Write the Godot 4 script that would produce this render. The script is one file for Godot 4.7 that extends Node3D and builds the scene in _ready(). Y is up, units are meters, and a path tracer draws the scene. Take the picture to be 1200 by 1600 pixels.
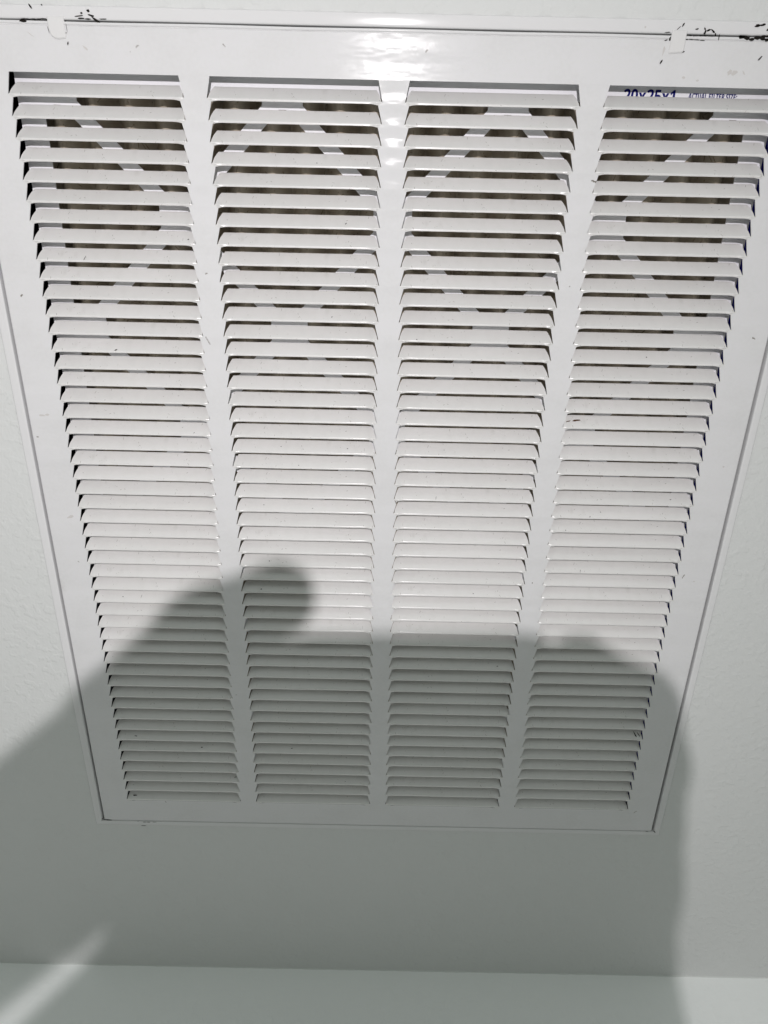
extends Node3D
# A white steel return-air filter grille in a textured ceiling, seen from a phone held up under it.
# Plane axes used below, in millimetres: x to the right in the picture, y towards the top of the picture (away from the wall), z down from the face of the grille.

const H := 2.44                                                    # height of the grille's face above the floor
const PLANE := Basis(Vector3(1, 0, 0), Vector3(0, 0, 1), Vector3(0, -1, 0))
# the camera: its place and its axes (right, down, forward) in plane axes
const EYE := Vector3(-1.778, 263.335, 541.853)
const EX := Vector3(0.99976556, 0.02060277, -0.00665903)
const EY := Vector3(0.02150153, -0.90847624, 0.41738304)
const EZ := Vector3(0.00254968, -0.41742837, -0.90870625)
const LAMP := Vector3(-2, 447, 790)                                # the headlamp's lens
const LAMP_AIM := Vector3(-0.38, -0.65, -0.66)

# the grille, in millimetres
const PITCH := 12.7
const ROWS := 49
const COLS := 4
const COL_W := 113.54
const COL_GAP := 14.4
const INSET := 2.8
const STRIP := 0.7
const DROP := 0.8
const DOOR := Rect2(-274.6, -333.4, 551.4, 678.6)                    # x -274.6..276.8, y -333.4..345.2
const CEIL_Z := -1.6
const WALL_Y := -560.0
const FILTER_Z := -14.0

var rng := RandomNumberGenerator.new()
var used := {}
var mats := {}


# ---------------------------------------------------------------- helpers
class Build:
	var v := PackedVector3Array()
	var n := PackedVector3Array()
	var t := PackedVector2Array()
	var c := PackedColorArray()
	var tint := Color.WHITE
	func vert(p: Vector3, nn: Vector3, uv: Vector2) -> void:
		v.append(p * 0.001); n.append(nn); t.append(uv); c.append(tint)
	func tri(a: Vector3, b: Vector3, d: Vector3, na: Vector3, nb: Vector3, nd: Vector3, ua := Vector2.ZERO, ub := Vector2.ZERO, ud := Vector2.ZERO) -> void:
		if (b - a).cross(d - a).dot(na + nb + nd) > 0.0:
			vert(a, na, ua); vert(d, nd, ud); vert(b, nb, ub)
		else:
			vert(a, na, ua); vert(b, nb, ub); vert(d, nd, ud)
	func flat(a: Vector3, b: Vector3, d: Vector3, hint: Vector3) -> void:
		var g := (b - a).cross(d - a).normalized()
		if g.dot(hint) < 0.0:
			g = -g
		tri(a, b, d, g, g, g, Vector2(a.x, a.y), Vector2(b.x, b.y), Vector2(d.x, d.y))
	func quad(a: Vector3, b: Vector3, d: Vector3, e: Vector3, hint: Vector3) -> void:
		flat(a, b, d, hint); flat(a, d, e, hint)
	func fan(p: PackedVector2Array, z: float, hint: Vector3) -> void:
		for i in range(1, p.size() - 1):
			flat(Vector3(p[0].x, p[0].y, z), Vector3(p[i].x, p[i].y, z), Vector3(p[i + 1].x, p[i + 1].y, z), hint)
	func rect(x0: float, y0: float, x1: float, y1: float, z: float) -> void:
		quad(Vector3(x0, y0, z), Vector3(x1, y0, z), Vector3(x1, y1, z), Vector3(x0, y1, z), Vector3.BACK)
	func box(lo: Vector3, hi: Vector3) -> void:
		var p := func(i: int) -> Vector3: return Vector3(hi.x if i & 1 else lo.x, hi.y if i & 2 else lo.y, hi.z if i & 4 else lo.z)
		quad(p.call(0), p.call(1), p.call(3), p.call(2), Vector3.FORWARD); quad(p.call(4), p.call(5), p.call(7), p.call(6), Vector3.BACK)
		quad(p.call(0), p.call(1), p.call(5), p.call(4), Vector3.DOWN); quad(p.call(2), p.call(3), p.call(7), p.call(6), Vector3.UP)
		quad(p.call(0), p.call(2), p.call(6), p.call(4), Vector3.LEFT); quad(p.call(1), p.call(3), p.call(7), p.call(5), Vector3.RIGHT)
	# rows of points, shaded smooth; normals face the side that hint points to
	func grid(g: Array, hint: Vector3, uv_scale := 1.0, loop := false) -> void:
		var rows := g.size()
		var cols: int = g[0].size()
		var nn := []
		for i in rows:
			var line := PackedVector3Array()
			for j in cols:
				var a: Vector3 = g[mini(i + 1, rows - 1)][j] - g[maxi(i - 1, 0)][j]
				var jl := j - 1
				var jr := j + 1
				if loop:
					jl = (cols - 2) if j == 0 else j - 1
					jr = 1 if j == cols - 1 else j + 1
				var b: Vector3 = g[i][mini(jr, cols - 1)] - g[i][maxi(jl, 0)]
				var m := a.cross(b)
				m = m.normalized() if m.length() > 1e-9 else hint
				if hint != Vector3.ZERO and m.dot(hint) < 0.0:
					m = -m
				line.append(m)
			nn.append(line)
		for i in rows - 1:
			for j in cols - 1:
				var p00: Vector3 = g[i][j]
				var p01: Vector3 = g[i][j + 1]
				var p10: Vector3 = g[i + 1][j]
				var p11: Vector3 = g[i + 1][j + 1]
				var u := func(p: Vector3) -> Vector2: return Vector2(p.x, p.y) * uv_scale
				tri(p00, p01, p11, nn[i][j], nn[i][j + 1], nn[i + 1][j + 1], u.call(p00), u.call(p01), u.call(p11))
				tri(p00, p11, p10, nn[i][j], nn[i + 1][j + 1], nn[i + 1][j], u.call(p00), u.call(p11), u.call(p10))
	func mesh(colored := false) -> ArrayMesh:
		var a := []
		a.resize(Mesh.ARRAY_MAX)
		a[Mesh.ARRAY_VERTEX] = v
		a[Mesh.ARRAY_NORMAL] = n
		a[Mesh.ARRAY_TEX_UV] = t
		if colored:
			a[Mesh.ARRAY_COLOR] = c
		var m := ArrayMesh.new()
		m.add_surface_from_arrays(Mesh.PRIMITIVE_TRIANGLES, a)
		return m


func numbered(called: String, at: Node) -> String:
	var key := str(at.get_instance_id()) + called
	var k: int = used.get(key, 0)
	used[key] = k + 1
	return called if k == 0 else "%s_%03d" % [called, k]


func thing(called: String, label: String, category: String, at := Vector3.ZERO) -> Node3D:
	var o := Node3D.new()
	o.name = numbered(called, self)
	o.transform = Transform3D(PLANE, Vector3(0, H, 0) + PLANE * (at * 0.001))
	o.set_meta("label", label)
	o.set_meta("category", category)
	add_child(o, true)
	return o


func part(called: String, m: Mesh, material: Material, under: Node3D, label := "") -> MeshInstance3D:
	var o := MeshInstance3D.new()
	o.name = numbered(called, under)
	o.mesh = m
	o.material_override = material
	if label:
		o.set_meta("label", label)
	under.add_child(o, true)
	return o


func structure(called: String, m: Mesh, material: Material, label: String, category: String) -> MeshInstance3D:
	var o := part(called, m, material, self, label)
	o.transform = Transform3D(PLANE, Vector3(0, H, 0))
	o.set_meta("kind", "structure")
	o.set_meta("category", category)
	return o


func cam(x: float, s: float, d: float) -> Vector3:                  # a point given by the phone's axes: right, down, forward of the lens
	return EYE + EX * x + EY * s + EZ * d


# ---------------------------------------------------------------- materials
func plain(albedo: Color, rough: float, spec := 0.5) -> StandardMaterial3D:
	var m := StandardMaterial3D.new()
	m.albedo_color = albedo
	m.roughness = rough
	m.metallic_specular = spec
	return m


func noise_normal(size: int, freq: float, strength: float, seed_: int, octaves := 3) -> NoiseTexture2D:
	var f := FastNoiseLite.new()
	f.seed = seed_
	f.frequency = freq
	f.fractal_octaves = octaves
	var t := NoiseTexture2D.new()
	t.width = size; t.height = size
	t.noise = f
	t.seamless = true
	t.as_normal_map = true
	t.bump_strength = strength
	return t


func brushed(size: int, seed_: int) -> ImageTexture:
	# rolled and sprayed sheet: long shallow waves, drawn out from side to side, under a fine sprayed grain
	var a := FastNoiseLite.new(); a.seed = seed_; a.frequency = 0.012; a.fractal_octaves = 3
	var b := FastNoiseLite.new(); b.seed = seed_ + 2; b.frequency = 0.2; b.fractal_octaves = 2
	var im := Image.create(size, size, false, Image.FORMAT_RGB8)
	for y in size:
		for x in size:
			var h := 0.5 + 0.30 * a.get_noise_2d(x * 0.15, y * 2.4) + 0.020 * b.get_noise_2d(x * 0.35, y * 2.0)
			im.set_pixel(x, y, Color(h, h, h))
	im.bump_map_to_normal_map(3.0)
	return ImageTexture.create_from_image(im)


func orange_peel(size: int, seed_: int) -> Array:
	# sprayed ceiling texture, one tile: rounded splats that stand proud of a fine rolled stipple
	var a := FastNoiseLite.new(); a.seed = seed_; a.frequency = 0.040; a.fractal_octaves = 3; a.fractal_gain = 0.45
	var b := FastNoiseLite.new(); b.seed = seed_ + 5; b.frequency = 0.13; b.fractal_octaves = 2
	var w := FastNoiseLite.new(); w.seed = seed_ + 9; w.frequency = 0.012; w.fractal_octaves = 2
	var im := Image.create(size, size, false, Image.FORMAT_RGB8)
	var margin := size / 6
	var get_h := func(x: int, y: int) -> float:
		var s: float = a.get_noise_2d(x, y)
		var splat := smoothstep(0.02, 0.34, s) * (0.55 + 0.6 * clampf(w.get_noise_2d(x, y) + 0.4, 0.0, 1.0))
		return 0.25 + 0.5 * splat + 0.13 * b.get_noise_2d(x, y)
	for y in size:
		for x in size:
			var h: float = get_h.call(x, y)
			var kx := clampf(float(x - (size - margin)) / margin, 0.0, 1.0)
			var ky := clampf(float(y - (size - margin)) / margin, 0.0, 1.0)
			if kx > 0.0:
				h = lerpf(h, get_h.call(x - size, y), kx)
			if ky > 0.0:
				h = lerpf(h, get_h.call(x, y - size), ky)
			im.set_pixel(x, y, Color(h, h, h))
	var nm: Image = im.duplicate()
	nm.bump_map_to_normal_map(4.0)
	return [ImageTexture.create_from_image(im), ImageTexture.create_from_image(nm)]


func dirt_texture(w: int, h: int, specks: int, smudges: int, seed_: int, base: Color, grime: Color, strength := 0.10) -> ImageTexture:
	# paint with the dust, specks and rubbed smudges that sit on it
	var r := RandomNumberGenerator.new(); r.seed = seed_
	var f := FastNoiseLite.new(); f.seed = seed_; f.frequency = 0.012; f.fractal_octaves = 4
	var g := FastNoiseLite.new(); g.seed = seed_ + 3; g.frequency = 0.15; g.fractal_octaves = 2
	var im := Image.create(w, h, false, Image.FORMAT_RGB8)
	for y in h:
		for x in w:
			var k := clampf(f.get_noise_2d(x, y) * 0.5 + 0.1, 0.0, 1.0) * strength + g.get_noise_2d(x, y) * 0.012
			im.set_pixel(x, y, base.lerp(grime, clampf(k, 0.0, 1.0)))
	for i in smudges:
		var cx := r.randi() % w
		var cy := r.randi() % h
		var rad := r.randf_range(6, 22)
		var deep := r.randf_range(0.05, 0.16)
		for y in range(maxi(0, cy - int(rad)), mini(h, cy + int(rad))):
			for x in range(maxi(0, cx - int(rad)), mini(w, cx + int(rad))):
				var d := Vector2(x - cx, y - cy).length() / rad
				if d < 1.0:
					var k := deep * (1.0 - d) * (0.6 + 0.8 * g.get_noise_2d(x * 2, y * 2))
					im.set_pixel(x, y, im.get_pixel(x, y).lerp(grime, clampf(k, 0.0, 1.0)))
	for i in specks:
		var cx := r.randi() % w
		var cy := r.randi() % h
		var dir := Vector2.from_angle(r.randf() * TAU)
		var length := r.randf_range(0.0, 3.5) if r.randf() < 0.6 else r.randf_range(3.0, 14.0)
		var dark := r.randf_range(0.12, 0.75)
		for k in int(length * 2.0) + 1:
			var p := Vector2(cx, cy) + dir * (k * 0.5)
			var x := posmod(int(p.x), w)
			var y := posmod(int(p.y), h)
			im.set_pixel(x, y, im.get_pixel(x, y).lerp(grime, dark))
	return ImageTexture.create_from_image(im)


func make_materials() -> void:
	var white := Color(0.885, 0.886, 0.888)
	var grime := Color(0.30, 0.27, 0.23)
	var steel := plain(Color.WHITE, 0.17, 0.19)
	steel.albedo_texture = dirt_texture(1024, 1248, 70, 12, 11, white, grime, 0.05)
	steel.uv1_scale = Vector3(1.0 / 580.0, -1.0 / 707.0, 1)
	steel.uv1_offset = Vector3(0.5, 0.5, 0)
	steel.normal_enabled = true
	steel.normal_texture = brushed(512, 4)
	steel.normal_scale = 0.6
	mats.face = steel
	mats.blades = []
	for k in 5:
		var b := plain(Color.WHITE, 0.20, 0.6)
		var s: float = [1.0, 0.99, 1.0, 0.985, 0.995][k]
		b.albedo_texture = dirt_texture(1024, 128, 26 + 10 * k, 3, 40 + k, Color(white.r * s * 1.025, white.g * s * 1.022, white.b * s * 1.012), grime, 0.045)
		b.uv1_scale = Vector3(1.0 / 124.0, -1.0 / 15.5, 1)
		b.uv1_offset = Vector3(0.5, 0.55, 0)
		mats.blades.append(b)
	mats.frame = plain(Color(0.885, 0.886, 0.887), 0.14, 0.2)
	mats.tab = plain(Color(0.892, 0.891, 0.888), 0.4)
	var gr := plain(Color(0.13, 0.12, 0.11), 0.9, 0.2)
	mats.grime = gr
	mats.faint = plain(Color(0.82, 0.81, 0.80), 0.9, 0.2)
	mats.rust = plain(Color(0.36, 0.27, 0.20), 0.9, 0.2)
	# sprayed ceiling and wall paint
	var peel := orange_peel(768, 21)
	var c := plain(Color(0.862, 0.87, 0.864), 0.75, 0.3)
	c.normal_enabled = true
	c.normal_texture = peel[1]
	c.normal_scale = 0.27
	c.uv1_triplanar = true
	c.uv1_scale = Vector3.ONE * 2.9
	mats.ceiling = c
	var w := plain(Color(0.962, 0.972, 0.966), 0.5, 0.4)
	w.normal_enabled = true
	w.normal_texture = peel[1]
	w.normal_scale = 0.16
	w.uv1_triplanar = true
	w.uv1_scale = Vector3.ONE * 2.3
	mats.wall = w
	mats.caulk = plain(Color(0.87, 0.88, 0.87), 0.55, 0.4)
	# what is behind the grille
	mats.card = plain(Color(0.96, 0.96, 0.975), 0.6, 0.3)
	mats.ink = plain(Color(0.02, 0.03, 0.42), 0.6, 0.3)
	mats.navy = plain(Color(0.07, 0.08, 0.60), 0.6, 0.3)
	var med := plain(Color.WHITE, 0.95, 0.1)
	med.albedo_texture = dirt_texture(512, 512, 900, 20, 77, Color(0.70, 0.66, 0.60), Color(0.36, 0.31, 0.25), 0.8)
	med.uv1_scale = Vector3(1.0 / 130.0, 1.0 / 170.0, 1)
	mats.media = med
	mats.duct = plain(Color(0.20, 0.20, 0.27), 0.7, 0.3)
	mats.black = plain(Color(0.04, 0.04, 0.045), 0.35)
	mats.glass = plain(Color(0.02, 0.02, 0.025), 0.08)
	mats.strap = plain(Color(0.10, 0.10, 0.11), 0.85)
	var skin := plain(Color.WHITE, 0.55, 0.4)
	skin.vertex_color_use_as_albedo = true
	mats.person = skin
	mats.hair = plain(Color(0.16, 0.11, 0.08), 0.6)
	mats.floor = plain(Color(0.55, 0.52, 0.48), 0.6)
	var glow := plain(Color(0.95, 0.95, 0.95), 0.3)
	glow.emission_enabled = true
	glow.emission = Color(1, 0.98, 0.95)
	glow.emission_energy_multiplier = 2.0
	mats.glow = glow


# ---------------------------------------------------------------- the grille
func col_x(c: int) -> float:
	return -(COLS * COL_W + (COLS - 1) * COL_GAP) * 0.5 + c * (COL_W + COL_GAP)


func hinge_y(r: int) -> float:                                      # r counts from 1 at the top of the picture
	return PITCH * (25 - r)


func end_drop(x: float) -> float:                                   # how much lower the cut edge runs near the two ends of a blade
	var e := clampf((absf(x) - (COL_W * 0.5 - 9.0)) / (9.0 - INSET), 0.0, 1.0)
	return DROP * e * e


func blade_mesh(variant: int, last := false) -> ArrayMesh:
	# strip beside the cut, rolled bend, then the pressed-in slope; x centred, y from the bend line
	var b := Build.new()
	var hw := COL_W * 0.5
	var us := PackedFloat32Array()
	for e in [1.0, 0.99, 0.98, 0.97, 0.96, 0.95, 0.94, 0.93, 0.92, 0.905, 0.88, 0.84, 0.7, 0.35]:
		us.append(-e)
	us.append(0.0)
	for e in [0.35, 0.7, 0.84, 0.88, 0.905, 0.92, 0.93, 0.94, 0.95, 0.96, 0.97, 0.98, 0.99, 1.0]:
		us.append(e)
	var warp := [0.0, 0.35, -0.3, 0.2][variant] as float
	var twist := [0.0, 0.25, 0.15, -0.3][variant] as float
	var rows := []
	var slope := deg_to_rad(46.0)
	var rad := 1.25
	for k in 15:
		var line := PackedVector3Array()
		for u in us:
			var half := hw
			var y := 0.0
			var z := 0.0
			if k == 0:
				half = hw - INSET; y = -STRIP; z = -0.9
			elif k == 1:
				half = hw - INSET; y = -STRIP; z = -0.12
			elif k == 2:
				half = hw - INSET * 0.9; y = -STRIP + 0.12; z = 0.0
			elif k == 3:
				half = hw - 0.05; y = -0.1; z = 0.0
			elif k <= 8:
				var t := float(k - 3) / 5.0
				var ang := slope * t
				y = rad * sin(ang); z = -rad * (1.0 - cos(ang))
				half = hw - 0.05 - 0.9 * t * t
			else:
				var t := float(k - 8) / 5.0
				var y1 := rad * sin(slope)
				var z1 := -rad * (1.0 - cos(slope))
				t = minf(t, 1.0)
				y = lerpf(y1, 7.8, t) ; z = lerpf(z1, -8.0, t) - 0.25 * sin(PI * t)
				half = hw - 0.95 - 3.1 * pow(t, 1.7)
				if k == 14:
					y += 0.08; z -= 0.5
			var x: float = half * u
			var e := clampf((absf(x) - (hw - 9.0)) / 9.0, 0.0, 1.0)
			if k <= 2:
				y -= end_drop(x)
			# the metal stretches towards the two ends: a small raised knuckle at the bend, a shallower slope beside it
			var dome := exp(-pow((absf(x) - (hw - 3.6)) / 1.9, 2.0)) * exp(-pow((y - 0.3) / 1.4, 2.0))
			z += 0.75 * dome
			if k > 3:
				z *= 1.0 - 0.38 * e * e
				var mid := 1.0 - pow(u, 2.0)
				z += (warp * mid + twist * u * 0.5) * clampf(y / 7.5, 0.0, 1.0)
			line.append(Vector3(x, y, z))
		rows.append(line)
	b.grid(rows, Vector3(0, 0.35, 1))
	return b.mesh()


func face_panel() -> ArrayMesh:
	# the flat margins and the three dividers, saw-toothed where each blade was cut
	var b := Build.new()
	var x0 := DOOR.position.x + 1.2
	var x1 := DOOR.end.x - 1.2
	var ys := PackedFloat32Array()                                   # alternating: cut line, bend line
	for r in range(1, ROWS + 1):
		ys.append(hinge_y(r - 1) - STRIP - DROP)
		ys.append(hinge_y(r))
	ys.append(hinge_y(ROWS) - STRIP - DROP)
	ys[0] = hinge_y(0) + 0.2
	var top := ys[0]
	var bottom := ys[ys.size() - 1]
	var wave := [[], [], []]
	for k in COLS + 1:
		var left_col := k - 1
		for i in ys.size() - 1:
			var narrow_a := i % 2 == 0
			var ia := INSET if narrow_a else 0.0
			var ib := 0.0 if narrow_a else INSET
			var la := x0 if k == 0 else col_x(left_col) + COL_W - ia
			var lb := x0 if k == 0 else col_x(left_col) + COL_W - ib
			var ra := x1 if k == COLS else col_x(k) + ia
			var rb := x1 if k == COLS else col_x(k) + ib
			if k == 0 or k == COLS:
				b.quad(Vector3(la, ys[i], 0), Vector3(ra, ys[i], 0), Vector3(rb, ys[i + 1], 0), Vector3(lb, ys[i + 1], 0), Vector3.BACK)
			else:
				# the press left a shallow ripple, one wave to a row, along each divider; strongest near the top
				var amp := 0.05 + 0.15 * smoothstep(180.0, 260.0, ys[i])
				for j in 6:
					var t := j / 5.0
					var y := lerpf(ys[i], ys[i + 1], t)
					var line := PackedVector3Array()
					for q in 7:
						var w := q / 6.0
						line.append(Vector3(lerpf(lerpf(la, lb, t), lerpf(ra, rb, t), w), y, amp * sin(PI * w) * cos(TAU * y / PITCH)))
					if j > 0 or i == 0:
						wave[k - 1].append(line)
			# the thickness of the cut edges
			if k > 0:
				b.quad(Vector3(la, ys[i], 0), Vector3(lb, ys[i + 1], 0), Vector3(lb, ys[i + 1], -0.8), Vector3(la, ys[i], -0.8), Vector3.LEFT)
			if k < COLS:
				b.quad(Vector3(ra, ys[i], 0), Vector3(rb, ys[i + 1], 0), Vector3(rb, ys[i + 1], -0.8), Vector3(ra, ys[i], -0.8), Vector3.RIGHT)
	for g in wave:
		b.grid(g, Vector3.BACK)
	# top margin, with the cut edge of the first row
	var yt := DOOR.end.y - 2.2
	var edge := PackedVector2Array()
	edge.append(Vector2(x0, top))
	for c in COLS:
		for j in 17:
			var x := lerpf(-(COL_W * 0.5 - INSET), COL_W * 0.5 - INSET, j / 16.0)
			if j == 1 or j == 15:
				x = signf(x) * (COL_W * 0.5 - INSET - 2.5)
			elif j == 2 or j == 14:
				x = signf(x) * (COL_W * 0.5 - INSET - 5.5)
			edge.append(Vector2(col_x(c) + COL_W * 0.5 + x, hinge_y(0) + 0.2))
	edge.append(Vector2(x1, top))
	for i in edge.size() - 1:
		var p := edge[i]
		var q := edge[i + 1]
		b.quad(Vector3(p.x, p.y, 0), Vector3(q.x, q.y, 0), Vector3(q.x, yt, 0), Vector3(p.x, yt, 0), Vector3.BACK)
		b.quad(Vector3(p.x, p.y, 0), Vector3(q.x, q.y, 0), Vector3(q.x, q.y, -0.8), Vector3(p.x, p.y, -0.8), Vector3.DOWN)
	# bottom margin, meeting the strip under the last row
	var yb := DOOR.position.y + 1.2
	edge.clear()
	edge.append(Vector2(x0, bottom))
	for c in COLS:
		for j in 17:
			var x := lerpf(-(COL_W * 0.5 - INSET), COL_W * 0.5 - INSET, j / 16.0)
			edge.append(Vector2(col_x(c) + COL_W * 0.5 + x, hinge_y(ROWS) - STRIP - end_drop(x)))
	edge.append(Vector2(x1, bottom))
	for i in edge.size() - 1:
		var p := edge[i]
		var q := edge[i + 1]
		b.quad(Vector3(p.x, p.y, 0), Vector3(q.x, q.y, 0), Vector3(q.x, yb, 0), Vector3(p.x, yb, 0), Vector3.BACK)
	# rolled left, right and lower edges, folded back into the frame
	var roll := func(a: Vector3, e: Vector3, out: Vector3, fold: float) -> void:
		var g := []
		for k in 6:
			var t := k / 4.0 * PI * 0.5
			var off := out * (1.2 * sin(minf(t, PI * 0.5))) + Vector3(0, 0, -1.2 * (1.0 - cos(minf(t, PI * 0.5))))
			if k == 5:
				off = out * 1.2 + Vector3(0, 0, -fold)
			g.append(PackedVector3Array([a + off, e + off]))
		b.grid(g, out + Vector3(0, 0, 0.6))
	roll.call(Vector3(x0, yb, 0), Vector3(x0, yt, 0), Vector3.LEFT, 12.0)
	roll.call(Vector3(x1, yb, 0), Vector3(x1, yt, 0), Vector3.RIGHT, 12.0)
	roll.call(Vector3(x0, yb, 0), Vector3(x1, yb, 0), Vector3.DOWN, 12.0)
	return b.mesh()


func top_bead() -> ArrayMesh:
	# the folded upper edge of the face: a groove, then a round bead
	var b := Build.new()
	var g := []
	var y0 := DOOR.end.y - 2.2
	for k in 14:
		var y := y0 + 0.02
		var z := -0.02
		if k == 1:
			y = y0 + 0.25; z = -0.45
		elif k == 2:
			y = y0 + 0.5; z = -0.45
		elif k > 2:
			var t := (k - 3) / 10.0 * PI * 0.95
			y = y0 + 1.55 - 0.95 * cos(t); z = -0.45 + 0.75 * sin(t)
			if k == 13:
				z = -12.0
		var line := PackedVector3Array()
		for i in 41:
			var x := lerpf(DOOR.position.x, DOOR.end.x, i / 40.0)
			line.append(Vector3(x, y + 0.12 * sin(i * 0.7) * (1 if k > 2 else 0), z))
		g.append(line)
	b.grid(g, Vector3(0, 0.2, 1))
	return b.mesh()


func frame_rail(p: Vector2, q: Vector2, inward: Vector2, width: float, tilt: float) -> ArrayMesh:
	# one mitred side of the fixed frame: bevelled outside, flat face, folded down inside
	var b := Build.new()
	var along := (q - p).normalized()
	var prof := [[0.0, CEIL_Z - 0.5], [0.15, CEIL_Z + 0.7], [0.6, -0.25], [1.3, 0.0 + tilt], [width - 1.3, 0.0], [width - 0.5, -0.22], [width, -0.9], [width, -6.0]]
	var g := []
	for k in prof.size():
		var d: float = prof[k][0]
		var a := p + inward * d + along * d
		var e := q + inward * d - along * d
		var line := PackedVector3Array()
		for i in 25:
			var m := a.lerp(e, i / 24.0)
			line.append(Vector3(m.x, m.y, prof[k][1]))
		g.append(line)
	b.grid(g, Vector3(inward.x * 0.3, inward.y * 0.3, 1))
	return b.mesh()


func flecks(list: Array, seed_: int, z: float) -> ArrayMesh:
	# ragged specks: x, y, length, width, angle in degrees
	var r := RandomNumberGenerator.new()
	r.seed = seed_
	var b := Build.new()
	for f in list:
		var dir := Vector2.from_angle(deg_to_rad(f[4]))
		var nrm := Vector2(-dir.y, dir.x)
		var count := maxi(1, int(f[2] / 3.0))
		for s in count:
			var mid: Vector2 = Vector2(f[0], f[1]) + dir * (f[2] * ((s + 0.5) / count - 0.5)) + nrm * r.randf_range(-0.25, 0.25) * f[3]
			var half: float = f[2] / count * 0.72
			var p := PackedVector2Array()
			for k in 9:
				var a := TAU * k / 9.0
				var j := r.randf_range(0.55, 1.1)
				p.append(mid + dir * (cos(a) * half * j) + nrm * (sin(a) * f[3] * 0.58 * j))
			b.fan(p, z + 0.004 * s, Vector3.BACK)
	return b.mesh()


func latch_tab(mirror: bool) -> ArrayMesh:
	# small turned plastic tab: a rounded plate standing a little proud of the face
	var b := Build.new()
	var out := PackedVector2Array()
	for p in [[-5.3, 6.5], [-5.3, 2.0], [-5.0, -1.5], [-3.8, -4.0], [-1.6, -5.4], [0.6, -5.6], [4.6, -5.0], [5.2, -4.2], [5.0, 6.5]]:
		out.append(Vector2(-p[0] if mirror else p[0], p[1]))
	if mirror:
		out = PackedVector2Array([Vector2(-4.6, 6.5), Vector2(-5.0, -5.6), Vector2(-4.4, -6.2), Vector2(3.6, -5.6), Vector2(4.5, -4.6), Vector2(4.8, 6.5)])
	var inner := PackedVector2Array()
	var mid := Vector2(0, 0.8)
	for p in out:
		inner.append(mid + (p - mid) * 0.90)
	b.fan(inner, 1.0, Vector3.BACK)
	for i in out.size():
		var j := (i + 1) % out.size()
		b.quad(Vector3(inner[i].x, inner[i].y, 1.0), Vector3(inner[j].x, inner[j].y, 1.0), Vector3(out[j].x, out[j].y, 0.55), Vector3(out[i].x, out[i].y, 0.55), Vector3(out[i].x, out[i].y, 4))
		b.quad(Vector3(out[i].x, out[i].y, 0.55), Vector3(out[j].x, out[j].y, 0.55), Vector3(out[j].x, out[j].y, -0.4), Vector3(out[i].x, out[i].y, -0.4), Vector3(out[i].x, out[i].y, 0))
	return b.mesh()


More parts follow.
